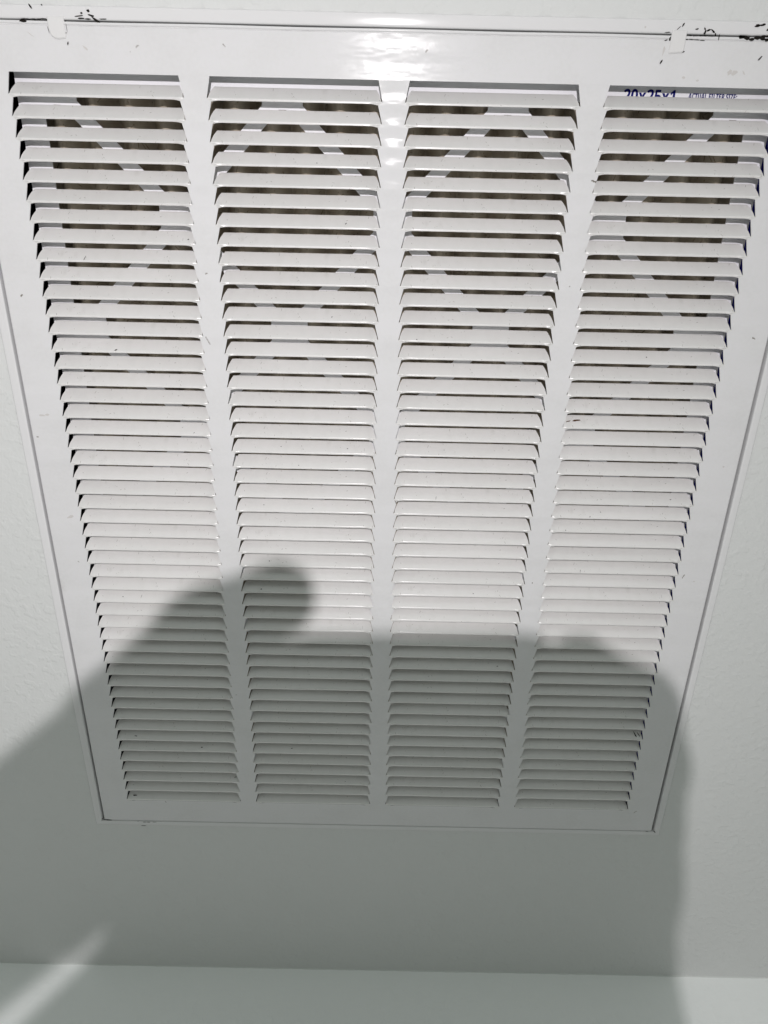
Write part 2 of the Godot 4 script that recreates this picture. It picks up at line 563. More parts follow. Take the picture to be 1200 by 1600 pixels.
func build_grille() -> void:
	var g := thing("return_air_grille", "large white steel return air grille with four columns of louvres set in the ceiling", "air grille")
	part("face_panel", face_panel(), mats.face, g)
	part("rolled_edge", top_bead(), mats.frame, g)
	var a := Vector2(DOOR.position.x - 9.4, DOOR.position.y - 6.6)
	var z := Vector2(DOOR.end.x + 8.8, DOOR.end.y + 8.9)
	part("frame_rail", frame_rail(Vector2(a.x, a.y), Vector2(a.x, z.y), Vector2.RIGHT, 7.4, 0.0), mats.frame, g)
	part("frame_rail", frame_rail(Vector2(z.x, a.y), Vector2(z.x, z.y), Vector2.LEFT, 6.4, 0.0), mats.frame, g)
	part("frame_rail", frame_rail(Vector2(a.x, a.y), Vector2(z.x, a.y), Vector2(0, 1), 6.1, 0.0), mats.frame, g)
	part("frame_rail", frame_rail(Vector2(a.x, z.y), Vector2(z.x, z.y), Vector2(0, -1), 7.9, 0.05), mats.frame, g)
	# blades, 49 in each of four columns
	var shapes := [blade_mesh(0), blade_mesh(1), blade_mesh(2), blade_mesh(3)]
	rng.seed = 5
	for c in COLS:
		for r in range(1, ROWS + 1):
			var o := part("louvre_blade", shapes[rng.randi() % 4], mats.blades[rng.randi() % 5], g)
			o.position = Vector3(col_x(c) + COL_W * 0.5, hinge_y(r), 0) * 0.001
			o.rotation.x = rng.randf_range(-0.012, 0.012)
			if rng.randf() < 0.5:
				o.scale.x = -1.0 if false else 1.0
			if c == 3 and r == 42:
				o.set_meta("label", "louvre blade with a nicked right end")
	var t := part("latch_tab", latch_tab(false), mats.tab, g)
	t.position = Vector3(-211.0, 341.4, 0) * 0.001
	t = part("latch_tab", latch_tab(true), mats.tab, g)
	t.position = Vector3(176.6, 341.8, 0) * 0.001
	# chipped and grimy paint along the frame and in its lower corners
	var dark := [
		[-231.5, 345.2, 3.4, 1.7, 0], [-214.0, 345.1, 4.2, 1.8, -4], [-223.0, 346.2, 19.0, 0.7, 0], [-225.5, 353.0, 2.6, 1.2, -55], [-218.5, 353.6, 0.8, 1.0, 0],
		[-196.5, 348.2, 4.2, 0.8, 8], [-194.6, 350.0, 1.4, 1.3, 30], [-190.2, 350.9, 1.9, 1.6, 0], [-188.5, 348.6, 3.2, 1.1, -10], [-185.8, 346.4, 4.6, 1.5, -28], [-193.0, 346.9, 7.0, 0.8, 0],
		[-181.5, 347.0, 4.0, 0.6, 0], [-205.5, 333.6, 1.7, 0.8, 70], [-208.2, 338.2, 1.4, 0.9, 0], [-206.0, 338.8, 1.6, 0.9, 40], [-204.9, 342.0, 4.5, 0.35, 92], [-214.0, 337.6, 3.2, 0.4, -35], [-216.4, 340.6, 3.0, 0.35, 100],
		[178.5, 351.0, 1.8, 0.9, 60], [174.5, 348.0, 7.0, 0.45, 42], [169.5, 346.9, 3.2, 0.5, 5], [187.3, 349.1, 1.5, 0.8, 10], [192.0, 349.2, 1.2, 0.9, -50],
		[192.6, 347.3, 2.4, 1.1, 70], [194.6, 348.6, 2.6, 1.1, 15], [197.5, 347.8, 2.8, 1.0, -35], [199.4, 346.2, 1.5, 0.9, -75], [201.6, 345.0, 2.8, 0.6, 90], [185.0, 345.5, 26.0, 0.6, 0],
		[224.0, 344.6, 20.0, 2.0, -1], [216.5, 345.4, 5.0, 1.2, 0], [231.0, 346.0, 6.0, 1.6, 0], [226.0, 351.6, 6.0, 1.3, 4], [231.5, 350.0, 2.4, 1.5, 15],
		[171.6, 343.6, 2.4, 1.0, 80], [172.0, 337.4, 2.6, 0.8, 88], [169.0, 342.5, 1.8, 0.8, 15], [177.4, 336.4, 6.0, 0.5, 3], [181.0, 336.9, 1.6, 0.8, 30], [186.4, 343.3, 14.0, 0.45, -2],
		[168.0, 331.2, 2.0, 0.9, 62], [230.0, 334.2, 3.0, 0.9, 50],
		[-270.0, -332.9, 4.6, 1.2, -6], [-274.0, -332.0, 2.2, 0.9, -10], [-276.2, -330.8, 1.4, 0.9, -40], [-232.5, -334.6, 7.0, 0.7, 0], [-224.0, -334.4, 3.0, 0.5, 0], [-240.5, -333.6, 2.6, 0.4, 0],
		[-236.0, -339.6, 4.6, 0.8, 0], [279.5, -333.6, 3.2, 0.9, -48], [272.0, -333.4, 3.0, 0.6, 0]]
	var f := part("chipped_paint", flecks(dark, 3, 0.35), mats.grime, g)
	f.set_meta("kind", "stuff")
	var soft := [[-228.0, 338.0, 4.0, 0.5, -35], [-195.0, 331.5, 3.6, 1.0, -38], [168.4, 337.5, 4.8, 1.6, 88], [214.0, 326.5, 6.0, 3.2, 10], [221.5, 326.3, 2.2, 1.0, -50], [155.0, 349.5, 1.2, 1.2, 0],
		[-262.0, 90.0, 7.0, 1.6, 0], [265.5, 60.0, 1.5, 1.5, 0], [-256.0, 4.5, 5.0, 2.4, 20], [262.5, -44.0, 1.6, 1.2, 0], [184.0, 323.0, 2.0, 1.4, 0], [193.0, 321.0, 1.6, 1.4, 0]]
	f = part("faint_scuff", flecks(soft, 8, 0.06), mats.faint, g)
	f.set_meta("kind", "stuff")
	# specks stuck to the blades: column, row, place along it (0 to 1), length, width, angle
	var marks := []
	for m in [[0, 14, 0.42, 2.4, 1.1, 35], [1, 4, 0.62, 0.8, 0.8, 0], [0, 9, 0.30, 5.0, 0.4, 75], [0, 8, 0.95, 1.2, 1.0, 0], [1, 7, 0.79, 1.9, 0.7, 60], [1, 12, 0.70, 1.4, 0.6, 70], [2, 13, 0.12, 1.2, 0.6, -40],
			[1, 20, 0.34, 1.1, 0.6, 0], [1, 20, 0.80, 1.0, 0.7, 0], [1, 21, 0.46, 1.2, 0.5, 0], [1, 24, 0.2, 1.5, 0.5, 0], [1, 24, 0.55, 1.0, 0.5, 0], [1, 28, 0.22, 1.4, 0.7, -40], [1, 30, 0.15, 1.3, 0.9, 0],
			[1, 44, 0.33, 1.6, 0.9, 0], [1, 47, 0.78, 1.0, 0.6, 0], [0, 43, 0.16, 3.0, 0.6, -8], [0, 44, 0.7, 2.0, 0.9, 0], [3, 24, 0.28, 2.2, 0.5, 70], [3, 24, 0.36, 0.9, 0.7, 0], [3, 25, 0.12, 1.2, 0.5, 80],
			[2, 20, 0.34, 1.4, 0.4, 75], [2, 23, 0.30, 3.4, 0.3, 80], [3, 28, 0.27, 4.0, 0.3, 82], [2, 36, 0.86, 2.2, 0.8, 20], [3, 23, 0.84, 1.4, 0.7, 0], [0, 31, 0.22, 1.2, 0.7, 0], [0, 31, 0.36, 4.0, 0.3, 80],
			[0, 49, 0.07, 5.0, 1.4, 0], [3, 14, 0.5, 1.2, 0.9, 0], [2, 30, 0.62, 1.2, 0.7, 0], [0, 19, 0.88, 1.6, 0.5, 60], [0, 47, 0.96, 3.4, 0.6, 20]]:
		marks.append([col_x(m[0]) + COL_W * m[2], hinge_y(m[1]) + 3.2 + 2.2 * sin(m[2] * 40.0), m[3], m[4], m[5]])
	var sp := flecks_on_slope(marks, 4)
	f = part("blade_speck", sp, mats.grime, g)
	f.set_meta("kind", "stuff")
	f = part("rust_spot", flecks_on_slope([[col_x(3) + 11.0, hinge_y(18) + 6.2, 6.5, 1.6, 6], [col_x(3) + 5.0, hinge_y(18) + 5.4, 4.0, 1.0, 20]], 6), mats.rust, g)
	f = part("nicked_edge", flecks_on_slope([[col_x(3) + COL_W - 7.5, hinge_y(42) + 4.6, 6.6, 1.1, -64], [col_x(3) + COL_W - 4.0, hinge_y(42) + 4.4, 6.0, 0.9, -58]], 7), mats.grime, g)


func flecks_on_slope(list: Array, seed_: int) -> ArrayMesh:
	# as flecks(), laid on the 46 degree slope of a blade; y counts across the slope from its bend line
	var r := RandomNumberGenerator.new()
	r.seed = seed_
	var b := Build.new()
	var down := Vector3(0, 0.675, -0.737)
	var lift := Vector3(0, 0.737, 0.675) * 0.35
	for f in list:
		var row := floorf((f[1] + PITCH * 25.0) / PITCH) * PITCH - PITCH * 25.0
		var s: float = f[1] - row
		var dir := Vector2.from_angle(deg_to_rad(f[4]))
		var nrm := Vector2(-dir.y, dir.x)
		var p := PackedVector3Array()
		for k in 10:
			var a := TAU * k / 10.0
			var j := r.randf_range(0.55, 1.15)
			var q: Vector2 = dir * (cos(a) * f[2] * 0.5 * j) + nrm * (sin(a) * f[3] * 0.5 * j)
			p.append(Vector3(f[0] + q.x, row + 0.9, -0.55) + down * (s + q.y - 0.9) + lift)
		for k in range(1, 9):
			b.flat(p[0], p[k], p[k + 1], Vector3(0, 1, 1))
	return b.mesh()


# ---------------------------------------------------------------- the filter behind it
func build_filter() -> void:
	var g := thing("air_filter", "pleated air filter in a white cardboard frame with a diamond lattice behind the louvres", "air filter")
	var b := Build.new()
	var o := Rect2(-249.0, -309.0, 500.5, 636.0)
	var inn := Rect2(-232.6, -292.5, 467.8, 601.5)
	var z := FILTER_Z
	var zb := z - 1.1
	# outer border as four strips butted end to end
	b.rect(o.position.x, o.position.y, o.end.x, inn.position.y, z)
	b.rect(o.position.x, inn.end.y, o.end.x, o.end.y, z)
	b.rect(o.position.x, inn.position.y, inn.position.x, inn.end.y, z)
	b.rect(inn.end.x, inn.position.y, o.end.x, inn.end.y, z)
	for e in [[inn.position, Vector2(inn.end.x, inn.position.y)], [Vector2(inn.end.x, inn.position.y), inn.end], [inn.end, Vector2(inn.position.x, inn.end.y)], [Vector2(inn.position.x, inn.end.y), inn.position]]:
		var p: Vector2 = e[0]
		var q: Vector2 = e[1]
		b.quad(Vector3(p.x, p.y, z), Vector3(q.x, q.y, z), Vector3(q.x, q.y, zb), Vector3(p.x, p.y, zb), Vector3(inn.get_center().x - p.x, inn.get_center().y - p.y, 0))
	# die-cut lattice: diamonds of 150 by 155, their points cut off where the strips cross
	var window := PackedVector2Array([inn.position, Vector2(inn.end.x, inn.position.y), inn.end, Vector2(inn.position.x, inn.end.y)])
	var ax := 75.0
	var ay := 77.5
	for i in range(-5, 6):
		for j in range(-5, 6):
			if posmod(i + j, 2) == 1:
				continue
			var c := Vector2(1.2 + ax * i, 0.1 + ay * j)
			var rim := [c + Vector2(ax, 0), c + Vector2(0, ay), c + Vector2(-ax, 0), c + Vector2(0, -ay)]
			# the hole: a diamond drawn in by half a strip, with its left and right points cut off square, and its top and bottom points cut off flat
			var dx := ax - 6.75
			var dy := dx * ay / ax
			var cutx := ax - 13.5
			var cuty := ay - 9.5
			var hx := dx * (1.0 - cuty / dy)
			var hy := dy * (1.0 - cutx / dx)
			hx = maxf(hx, 0.2)
			var hole := [c + Vector2(cutx, -hy), c + Vector2(cutx, hy), c + Vector2(hx, minf(cuty, dy)), c + Vector2(-hx, minf(cuty, dy)), c + Vector2(-cutx, hy), c + Vector2(-cutx, -hy), c + Vector2(-hx, -minf(cuty, dy)), c + Vector2(hx, -minf(cuty, dy))]
			var pieces := [
				[rim[0], hole[0], hole[1]], [rim[0], hole[1], hole[2], rim[1]], [rim[1], hole[2], hole[3]], [rim[1], hole[3], hole[4], rim[2]],
				[rim[2], hole[4], hole[5]], [rim[2], hole[5], hole[6], rim[3]], [rim[3], hole[6], hole[7]], [rim[3], hole[7], hole[0], rim[0]]]
			for pc in pieces:
				for clip in Geometry2D.intersect_polygons(PackedVector2Array(pc), window):
					b.fan(clip, z - 0.02, Vector3.BACK)
			for k in 8:
				var p: Vector2 = hole[k]
				var q: Vector2 = hole[(k + 1) % 8]
				var seg := Geometry2D.intersect_polyline_with_polygon(PackedVector2Array([p, q]), window)
				for s in seg:
					b.quad(Vector3(s[0].x, s[0].y, z - 0.02), Vector3(s[1].x, s[1].y, z - 0.02), Vector3(s[1].x, s[1].y, zb), Vector3(s[0].x, s[0].y, zb), Vector3(c.x - p.x, c.y - p.y, 0))
	part("cardboard_frame", b.mesh(), mats.card, g)
	# the sides of the frame, and the printed blue edge on the right
	b = Build.new()
	b.quad(Vector3(o.position.x, o.position.y, z), Vector3(o.position.x, o.end.y, z), Vector3(o.position.x, o.end.y, z - 22), Vector3(o.position.x, o.position.y, z - 22), Vector3.LEFT)
	b.quad(Vector3(o.position.x, o.position.y, z), Vector3(o.end.x, o.position.y, z), Vector3(o.end.x, o.position.y, z - 22), Vector3(o.position.x, o.position.y, z - 22), Vector3.DOWN)
	b.quad(Vector3(o.position.x, o.end.y, z), Vector3(o.end.x, o.end.y, z), Vector3(o.end.x, o.end.y, z - 22), Vector3(o.position.x, o.end.y, z - 22), Vector3.UP)
	part("frame_side", b.mesh(), mats.card, g)
	b = Build.new()
	b.quad(Vector3(o.end.x, o.position.y, z), Vector3(o.end.x, o.end.y, z), Vector3(o.end.x + 6.5, o.end.y, z - 3.0), Vector3(o.end.x + 6.5, o.position.y, z - 3.0), Vector3.BACK)
	b.quad(Vector3(o.end.x + 6.5, o.position.y, z - 3), Vector3(o.end.x + 6.5, o.end.y, z - 3), Vector3(o.end.x + 6.5, o.end.y, z - 22), Vector3(o.end.x + 6.5, o.position.y, z - 22), Vector3.RIGHT)
	part("printed_edge", b.mesh(), mats.navy, g, "blue printed right edge of the cardboard frame")
	# the pleated media: rounded folds that run up the picture, with tight valleys between them
	b = Build.new()
	var rows := []
	var pitch := 23.6
	var nx := int(o.size.x / pitch * 10.0)
	for i in 3:
		var line := PackedVector3Array()
		for j in nx + 1:
			var x := o.position.x + 1.0 + (o.size.x - 2.0) * j / nx
			var ph := fposmod(x / pitch, 1.0)
			var y := lerpf(o.position.y + 1.0, o.end.y - 1.0, i / 2.0)
			line.append(Vector3(x, y, z - 1.6 - 20.0 * pow(1.0 - sin(PI * ph), 0.9)))
		rows.append(line)
	b.grid(rows, Vector3.BACK)
	part("pleated_media", b.mesh(), mats.media, g)
	# the size print on the upper border
	for w in [["20x25x1", 151.2, 33.8, 309.3, 7.6], ["ACTUAL FILTER SIZE:", 193.9, 32.0, 312.0, 3.4]]:
		var tm := TextMesh.new()
		var font := SystemFont.new()
		font.font_names = PackedStringArray(["Droid Sans"])
		font.font_weight = 700
		tm.font = font
		tm.text = w[0]
		tm.font_size = 64
		tm.pixel_size = 0.001
		tm.depth = 0.004
		tm.horizontal_alignment = HORIZONTAL_ALIGNMENT_LEFT
		tm.vertical_alignment = VERTICAL_ALIGNMENT_BOTTOM
		var box := tm.get_aabb()
		var p := part("printed_size", tm, mats.ink, g)
		var sx: float = w[2] / (box.size.x * 1000.0)
		var sy: float = w[4] / (0.0457 * 1000.0)
		p.scale = Vector3(sx, sy, 0.05)
		p.position = Vector3((w[1] - box.position.x * 1000.0 * sx), w[3] - box.position.y * 1000.0 * sy, z + 0.12) * 0.001


func build_duct() -> void:
	# sheet-metal box above the ceiling that the filter sits in
	var b := Build.new()
	var lo := Vector3(-281.5, -335.0, -150)
	var hi := Vector3(283.0, 351.0, -2.6)
	b.quad(Vector3(lo.x, lo.y, lo.z), Vector3(hi.x, lo.y, lo.z), Vector3(hi.x, hi.y, lo.z), Vector3(lo.x, hi.y, lo.z), Vector3.BACK)
	b.quad(Vector3(lo.x, lo.y, lo.z), Vector3(lo.x, hi.y, lo.z), Vector3(lo.x, hi.y, hi.z), Vector3(lo.x, lo.y, hi.z), Vector3.RIGHT)
	b.quad(Vector3(hi.x, lo.y, lo.z), Vector3(hi.x, hi.y, lo.z), Vector3(hi.x, hi.y, hi.z), Vector3(hi.x, lo.y, hi.z), Vector3.LEFT)
	b.quad(Vector3(lo.x, lo.y, lo.z), Vector3(hi.x, lo.y, lo.z), Vector3(hi.x, lo.y, hi.z), Vector3(lo.x, lo.y, hi.z), Vector3.UP)
	b.quad(Vector3(lo.x, hi.y, lo.z), Vector3(hi.x, hi.y, lo.z), Vector3(hi.x, hi.y, hi.z), Vector3(lo.x, hi.y, hi.z), Vector3.DOWN)
	# ledge that the filter rests on, hidden behind the margins of the face
	for r in [[lo.x, lo.y, -255.5, hi.y], [259.5, lo.y, hi.x, hi.y], [-255.5, lo.y, 259.5, -309.5], [-255.5, 328.0, 259.5, hi.y]]:
		b.rect(r[0], r[1], r[2], r[3], -18.2)
	structure("duct", b.mesh(), mats.duct, "dark sheet metal duct opening behind the grille", "duct")


func build_room() -> void:
	var b := Build.new()
	var z := CEIL_Z
	var hole := Rect2(-282.0, -338.0, 566.0, 690.0)
	var far := 1700.0
	b.rect(-far, hole.end.y, far, far, z)
	b.rect(-far, WALL_Y - 2.0, far, hole.position.y, z)
	b.rect(-far, hole.position.y, hole.position.x, hole.end.y, z)
	b.rect(hole.end.x, hole.position.y, far, hole.end.y, z)
	# the board's thickness round the opening, and its upper side
	b.quad(Vector3(hole.position.x, hole.position.y, z), Vector3(hole.position.x, hole.end.y, z), Vector3(hole.position.x, hole.end.y, z - 16), Vector3(hole.position.x, hole.position.y, z - 16), Vector3.RIGHT)
	b.quad(Vector3(hole.end.x, hole.position.y, z), Vector3(hole.end.x, hole.end.y, z), Vector3(hole.end.x, hole.end.y, z - 16), Vector3(hole.end.x, hole.position.y, z - 16), Vector3.LEFT)
	b.quad(Vector3(hole.position.x, hole.position.y, z), Vector3(hole.end.x, hole.position.y, z), Vector3(hole.end.x, hole.position.y, z - 16), Vector3(hole.position.x, hole.position.y, z - 16), Vector3.UP)
	b.quad(Vector3(hole.position.x, hole.end.y, z), Vector3(hole.end.x, hole.end.y, z), Vector3(hole.end.x, hole.end.y, z - 16), Vector3(hole.position.x, hole.end.y, z - 16), Vector3.DOWN)
	b.quad(Vector3(-far, WALL_Y - 2.0, z - 170), Vector3(far, WALL_Y - 2.0, z - 170), Vector3(far, far, z - 170), Vector3(-far, far, z - 170), Vector3.FORWARD)
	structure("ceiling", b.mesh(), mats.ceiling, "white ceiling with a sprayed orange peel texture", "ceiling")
	b = Build.new()
	b.box(Vector3(-far, WALL_Y - 90.0, z - 0.5), Vector3(far, WALL_Y, H * 1000.0))
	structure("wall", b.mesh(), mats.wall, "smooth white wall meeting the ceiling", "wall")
	b = Build.new()
	b.box(Vector3(-far, WALL_Y, H * 1000.0), Vector3(far, far, H * 1000.0 + 20.0))
	structure("floor", b.mesh(), mats.floor, "plain floor under the ceiling", "floor")
	# the ragged bead of paint in the corner
	b = Build.new()
	var f := FastNoiseLite.new(); f.seed = 3; f.frequency = 0.05; f.fractal_octaves = 4
	var rows := []
	for k in 4:
		var line := PackedVector3Array()
		for i in 701:
			var x := -700.0 + i * 2.0
			var n := f.get_noise_1d(x) + 0.5 * f.get_noise_1d(x * 0.12 + 900.0)
			var wide := 1.0 + 1.3 * n
			var a := k / 3.0 * PI * 0.5
			line.append(Vector3(x, WALL_Y + maxf(0.25, wide) * (1.0 - sin(a)) + 0.02, z + (0.9 + 0.5 * n) * (1.0 - cos(a)) + 0.02))
		rows.append(line)
	b.grid(rows, Vector3(0, 1, 1))
	structure("paint_bead", b.mesh(), mats.caulk, "ragged bead of paint where the wall meets the ceiling", "paint line")


# ---------------------------------------------------------------- who holds the camera: outside the frame, but it is their shadow that the photograph shows
func capsule(p: Vector3, a: Vector3, b: Vector3, ra: float, rb: float) -> float:
	var ab := b - a
	var t := clampf((p - a).dot(ab) / maxf(ab.length_squared(), 1e-6), 0.0, 1.0)
	return (p - a - ab * t).length() - lerpf(ra, rb, t)


func net(b: Build, bones: Array, cell: float, k: float, paint: Callable) -> void:
	# surface nets over the smooth union of tapered capsules [from, to, radius, radius]
	var lo := Vector3.INF
	var hi := -Vector3.INF
	for q in bones:
		var m: float = maxf(q[2], q[3]) + cell * 2.0
		lo = lo.min(q[0] - Vector3.ONE * m).min(q[1] - Vector3.ONE * m)
		hi = hi.max(q[0] + Vector3.ONE * m).max(q[1] + Vector3.ONE * m)
	var nx := int((hi.x - lo.x) / cell) + 1
	var ny := int((hi.y - lo.y) / cell) + 1
	var nz := int((hi.z - lo.z) / cell) + 1
	var field := PackedFloat32Array()
	field.resize(nx * ny * nz)
	field.fill(1e6)
	for q in bones:
		var m: float = maxf(q[2], q[3]) + cell * 2.0 + k
		var qa: Vector3 = q[0]
		var qb: Vector3 = q[1]
		var l := ((qa.min(qb) - Vector3.ONE * m - lo) / cell).max(Vector3.ZERO)
		var h := ((qa.max(qb) + Vector3.ONE * m - lo) / cell)
		for z in range(int(l.z), mini(nz, int(h.z) + 2)):
			for y in range(int(l.y), mini(ny, int(h.y) + 2)):
				var at := (z * ny + y) * nx
				for x in range(int(l.x), mini(nx, int(h.x) + 2)):
					var d := capsule(lo + Vector3(x, y, z) * cell, qa, qb, q[2], q[3])
					var o := field[at + x]
					var e := maxf(k - absf(d - o), 0.0) / k
					field[at + x] = minf(d, o) - e * e * k * 0.25
	var index := {}
	var pts := PackedVector3Array()
	var step := [1, nx, nx * ny]
	for z in nz - 1:
		for y in ny - 1:
			for x in nx - 1:
				var at := (z * ny + y) * nx + x
				var inside := 0
				for c in 8:
					if field[at + (c & 1) + (nx if c & 2 else 0) + (nx * ny if c & 4 else 0)] < 0.0:
						inside += 1
				if inside == 0 or inside == 8:
					continue
				var sum := Vector3.ZERO
				var cnt := 0
				for c in 8:
					for ax in 3:
						if c & (1 << ax):
							continue
						var c2 := c | (1 << ax)
						var fa := field[at + (c & 1) + (nx if c & 2 else 0) + (nx * ny if c & 4 else 0)]
						var fb := field[at + (c2 & 1) + (nx if c2 & 2 else 0) + (nx * ny if c2 & 4 else 0)]
						if (fa < 0.0) != (fb < 0.0):
							var t := fa / (fa - fb)
							var pa := Vector3(c & 1, (c >> 1) & 1, (c >> 2) & 1)
							var pb := Vector3(c2 & 1, (c2 >> 1) & 1, (c2 >> 2) & 1)
							sum += pa.lerp(pb, t)
							cnt += 1
				index[at] = pts.size()
				pts.append(lo + (Vector3(x, y, z) + sum / cnt) * cell)
	var grad := func(p: Vector3) -> Vector3:
		var g := ((p - lo) / cell).clamp(Vector3.ONE, Vector3(nx - 3, ny - 3, nz - 3))
		var i := int(g.x) + nx * (int(g.y) + ny * int(g.z))
		var out := Vector3.ZERO
		for c in 8:
			var j := i + (c & 1) + (nx if c & 2 else 0) + (nx * ny if c & 4 else 0)
			out += Vector3(field[mini(j + 1, field.size() - 1)] - field[j - 1], field[mini(j + nx, field.size() - 1)] - field[j - nx], field[mini(j + nx * ny, field.size() - 1)] - field[maxi(j - nx * ny, 0)])
		return out.normalized()
	var norms := PackedVector3Array()
	var cols := PackedColorArray()
	for p in pts:
		norms.append(grad.call(p))
		cols.append(paint.call(p))
	for at in index:
		var x: int = at % nx
		var y: int = (at / nx) % ny
		var z: int = at / (nx * ny)
		for ax in 3:
			var u: int = step[(ax + 1) % 3]
			var w: int = step[(ax + 2) % 3]
			if (field[at] < 0.0) == (field[at + step[ax]] < 0.0):
				continue
			if not (index.has(at - u) and index.has(at - w) and index.has(at - u - w)):
				continue
			var q := [index[at], index[at - u], index[at - u - w], index[at - w]]
			for tr in [[0, 1, 2], [0, 2, 3]]:
				var a: int = q[tr[0]]
				var e: int = q[tr[1]]
				var g: int = q[tr[2]]
				b.tint = cols[a]
				b.tri(pts[a], pts[e], pts[g], norms[a], norms[e], norms[g])


func chain(list: Array, points: Array, radii: Array) -> void:
	for i in points.size() - 1:
		list.append([points[i], points[i + 1], radii[i], radii[i + 1]])


func build_photographer() -> void:
	var base := Vector3(0, 560, H * 1000.0)
	var g := thing("person", "person in a dark shirt and jeans holding a phone up to the ceiling", "person", base)
	var skin := Color(0.46, 0.28, 0.20)
	var shirt := Color(0.06, 0.065, 0.075)
	var jeans := Color(0.04, 0.06, 0.11)
	var shoe := Color(0.03, 0.03, 0.03)
	var b := Build.new()
	var wr := cam(62, 140, -34)                                      # wrists
	var wl := cam(-152, 95, -24)
	var er := Vector3(180, 262, 868)
	var el := Vector3(-236, 320, 838)
	var body := []
	# legs and feet
	for s in [-1.0, 1.0]:
		chain(body, [Vector3(88 * s, 560, 1590), Vector3(92 * s, 545, 1980), Vector3(95 * s, 575, 2360)], [92.0, 62.0, 42.0])
		chain(body, [Vector3(95 * s, 570, 2378), Vector3(104 * s, 420, 2405)], [42.0, 32.0])
	# pelvis, belly, chest, shoulders, neck
	chain(body, [Vector3(-70, 565, 1540), Vector3(70, 565, 1540)], [108.0, 108.0])
	chain(body, [Vector3(-48, 560, 1470), Vector3(-60, 535, 1190)], [100.0, 108.0])
	chain(body, [Vector3(48, 560, 1470), Vector3(60, 535, 1190)], [100.0, 108.0])
	chain(body, [Vector3(-105, 515, 1080), Vector3(105, 515, 1080)], [82.0, 82.0])
	chain(body, [Vector3(0, 530, 1090), Vector3(0, 500, 975)], [62.0, 56.0])
	# arms
	chain(body, [Vector3(168, 485, 1045), er, wr], [62.0, 44.0, 27.0])
	chain(body, [Vector3(-168, 485, 1045), el, wl], [62.0, 42.0, 25.0])
	net(b, body, 17.0, 45.0, func(p: Vector3) -> Color:
		if p.z > 2345.0: return shoe
		if p.z > 1500.0: return jeans
		if absf(p.x) < 75.0 and p.z < 1010.0 and p.y > 440.0: return skin
		if minf((p - wr).length(), (p - wl).length()) < 70.0: return skin
		return shirt)
	# head: crown, face and jaw, nose, brow, ears
	var look := Vector3(0, -0.57, -0.82)
	var up := Vector3(0, 0.82, -0.57)
	var c := Vector3(-2, 470, 925)
	var at := func(x: float, f: float, u: float) -> Vector3: return c + Vector3(x, 0, 0) + look * f + up * u
	var head := []
	chain(head, [at.call(0, -28, 32), at.call(0, 22, 34)], [76.0, 66.0])
	chain(head, [at.call(0, 25, -10), at.call(0, 46, -78)], [62.0, 30.0])
	chain(head, [at.call(-38, 8, -60), at.call(-14, 56, -92)], [24.0, 20.0])
	chain(head, [at.call(38, 8, -60), at.call(14, 56, -92)], [24.0, 20.0])
	chain(head, [at.call(0, 84, 4), at.call(0, 102, -32)], [7.0, 12.0])
	chain(head, [at.call(-13, 88, -34), at.call(13, 88, -34)], [8.0, 8.0])
	chain(head, [at.call(-34, 72, 20), at.call(34, 72, 20)], [13.0, 13.0])
	chain(head, [at.call(-20, 76, -62), at.call(20, 76, -62)], [9.0, 9.0])
	chain(head, [at.call(-18, 75, -72), at.call(18, 75, -72)], [9.0, 9.0])
	for s in [-1.0, 1.0]:
		chain(head, [at.call(74 * s, -8, 14), at.call(72 * s, -2, -22)], [12.0, 8.0])
	chain(head, [at.call(0, -20, -20), Vector3(0, 515, 1000)], [58.0, 56.0])
	net(b, head, 6.5, 14.0, func(p: Vector3) -> Color:
		var q := p - c
		var f := q.dot(look)
		var u := q.dot(up)
		if f > 66.0 and absf(u + 67.0) < 7.0 and absf(q.x) < 24.0: return Color(0.36, 0.13, 0.11)
		return skin)
	# hands, five fingers each, closed on the phone
	var rh := []
	chain(rh, [cam(74.5, 32, -6), cam(73, 60, -8), cam(72.5, 112, -10)], [12.0, 13.0, 14.0])
	chain(rh, [cam(62, 60, -20), cam(62, 112, -22)], [13.0, 16.0])
	chain(rh, [cam(69, 100, -14), wr], [17.0, 24.0])
	chain(rh, [cam(60, 16, -8), cam(60, 60, -12), cam(56, 114, -12)], [14.0, 15.0, 15.0])
	chain(rh, [cam(75.5, 26, -4), cam(72, 12, -3), cam(56, 2, 0), cam(43, 8, 5)], [12.5, 11.5, 9.5, 8.0])
	chain(rh, [cam(75, 45, -4), cam(71, 44, 5), cam(42, 46, 6), cam(24, 49, 5)], [11.0, 10.0, 9.0, 7.8])
	chain(rh, [cam(74.5, 66, -4), cam(71, 66, 5), cam(42, 69, 6), cam(25, 71, 5)], [11.0, 10.0, 8.8, 7.6])
	chain(rh, [cam(74, 86, -5), cam(70, 87, 4), cam(46, 91, 5), cam(33, 93, 4)], [11.5, 9.2, 8.0, 7.0])
	chain(rh, [cam(66, 108, -20), cam(62, 82, -24), cam(50, 58, -22), cam(38, 40, -20)], [15.0, 12.0, 10.5, 9.0])
	net(b, rh, 4.0, 6.0, func(_p: Vector3) -> Color: return skin)
	var lh := []
	chain(lh, [cam(-73, 12, -6), cam(-47, -9, -7), cam(-27, -20, -8)], [13.0, 13.0, 10.4])
	chain(lh, [cam(-74, 18, -8), cam(-92, 42, -14)], [15.0, 22.0])
	chain(lh, [cam(-80, 39, -14), wl], [26.5, 25.5])
	chain(lh, [cam(-62, 14, -8), cam(-40, -2, -8)], [15.0, 11.0])
	chain(lh, [cam(-36, 2, -9), cam(-35, 44, -9)], [10.0, 11.0])
	chain(lh, [cam(-60, 22, -10), cam(-44, 34, -10)], [18.0, 16.0])
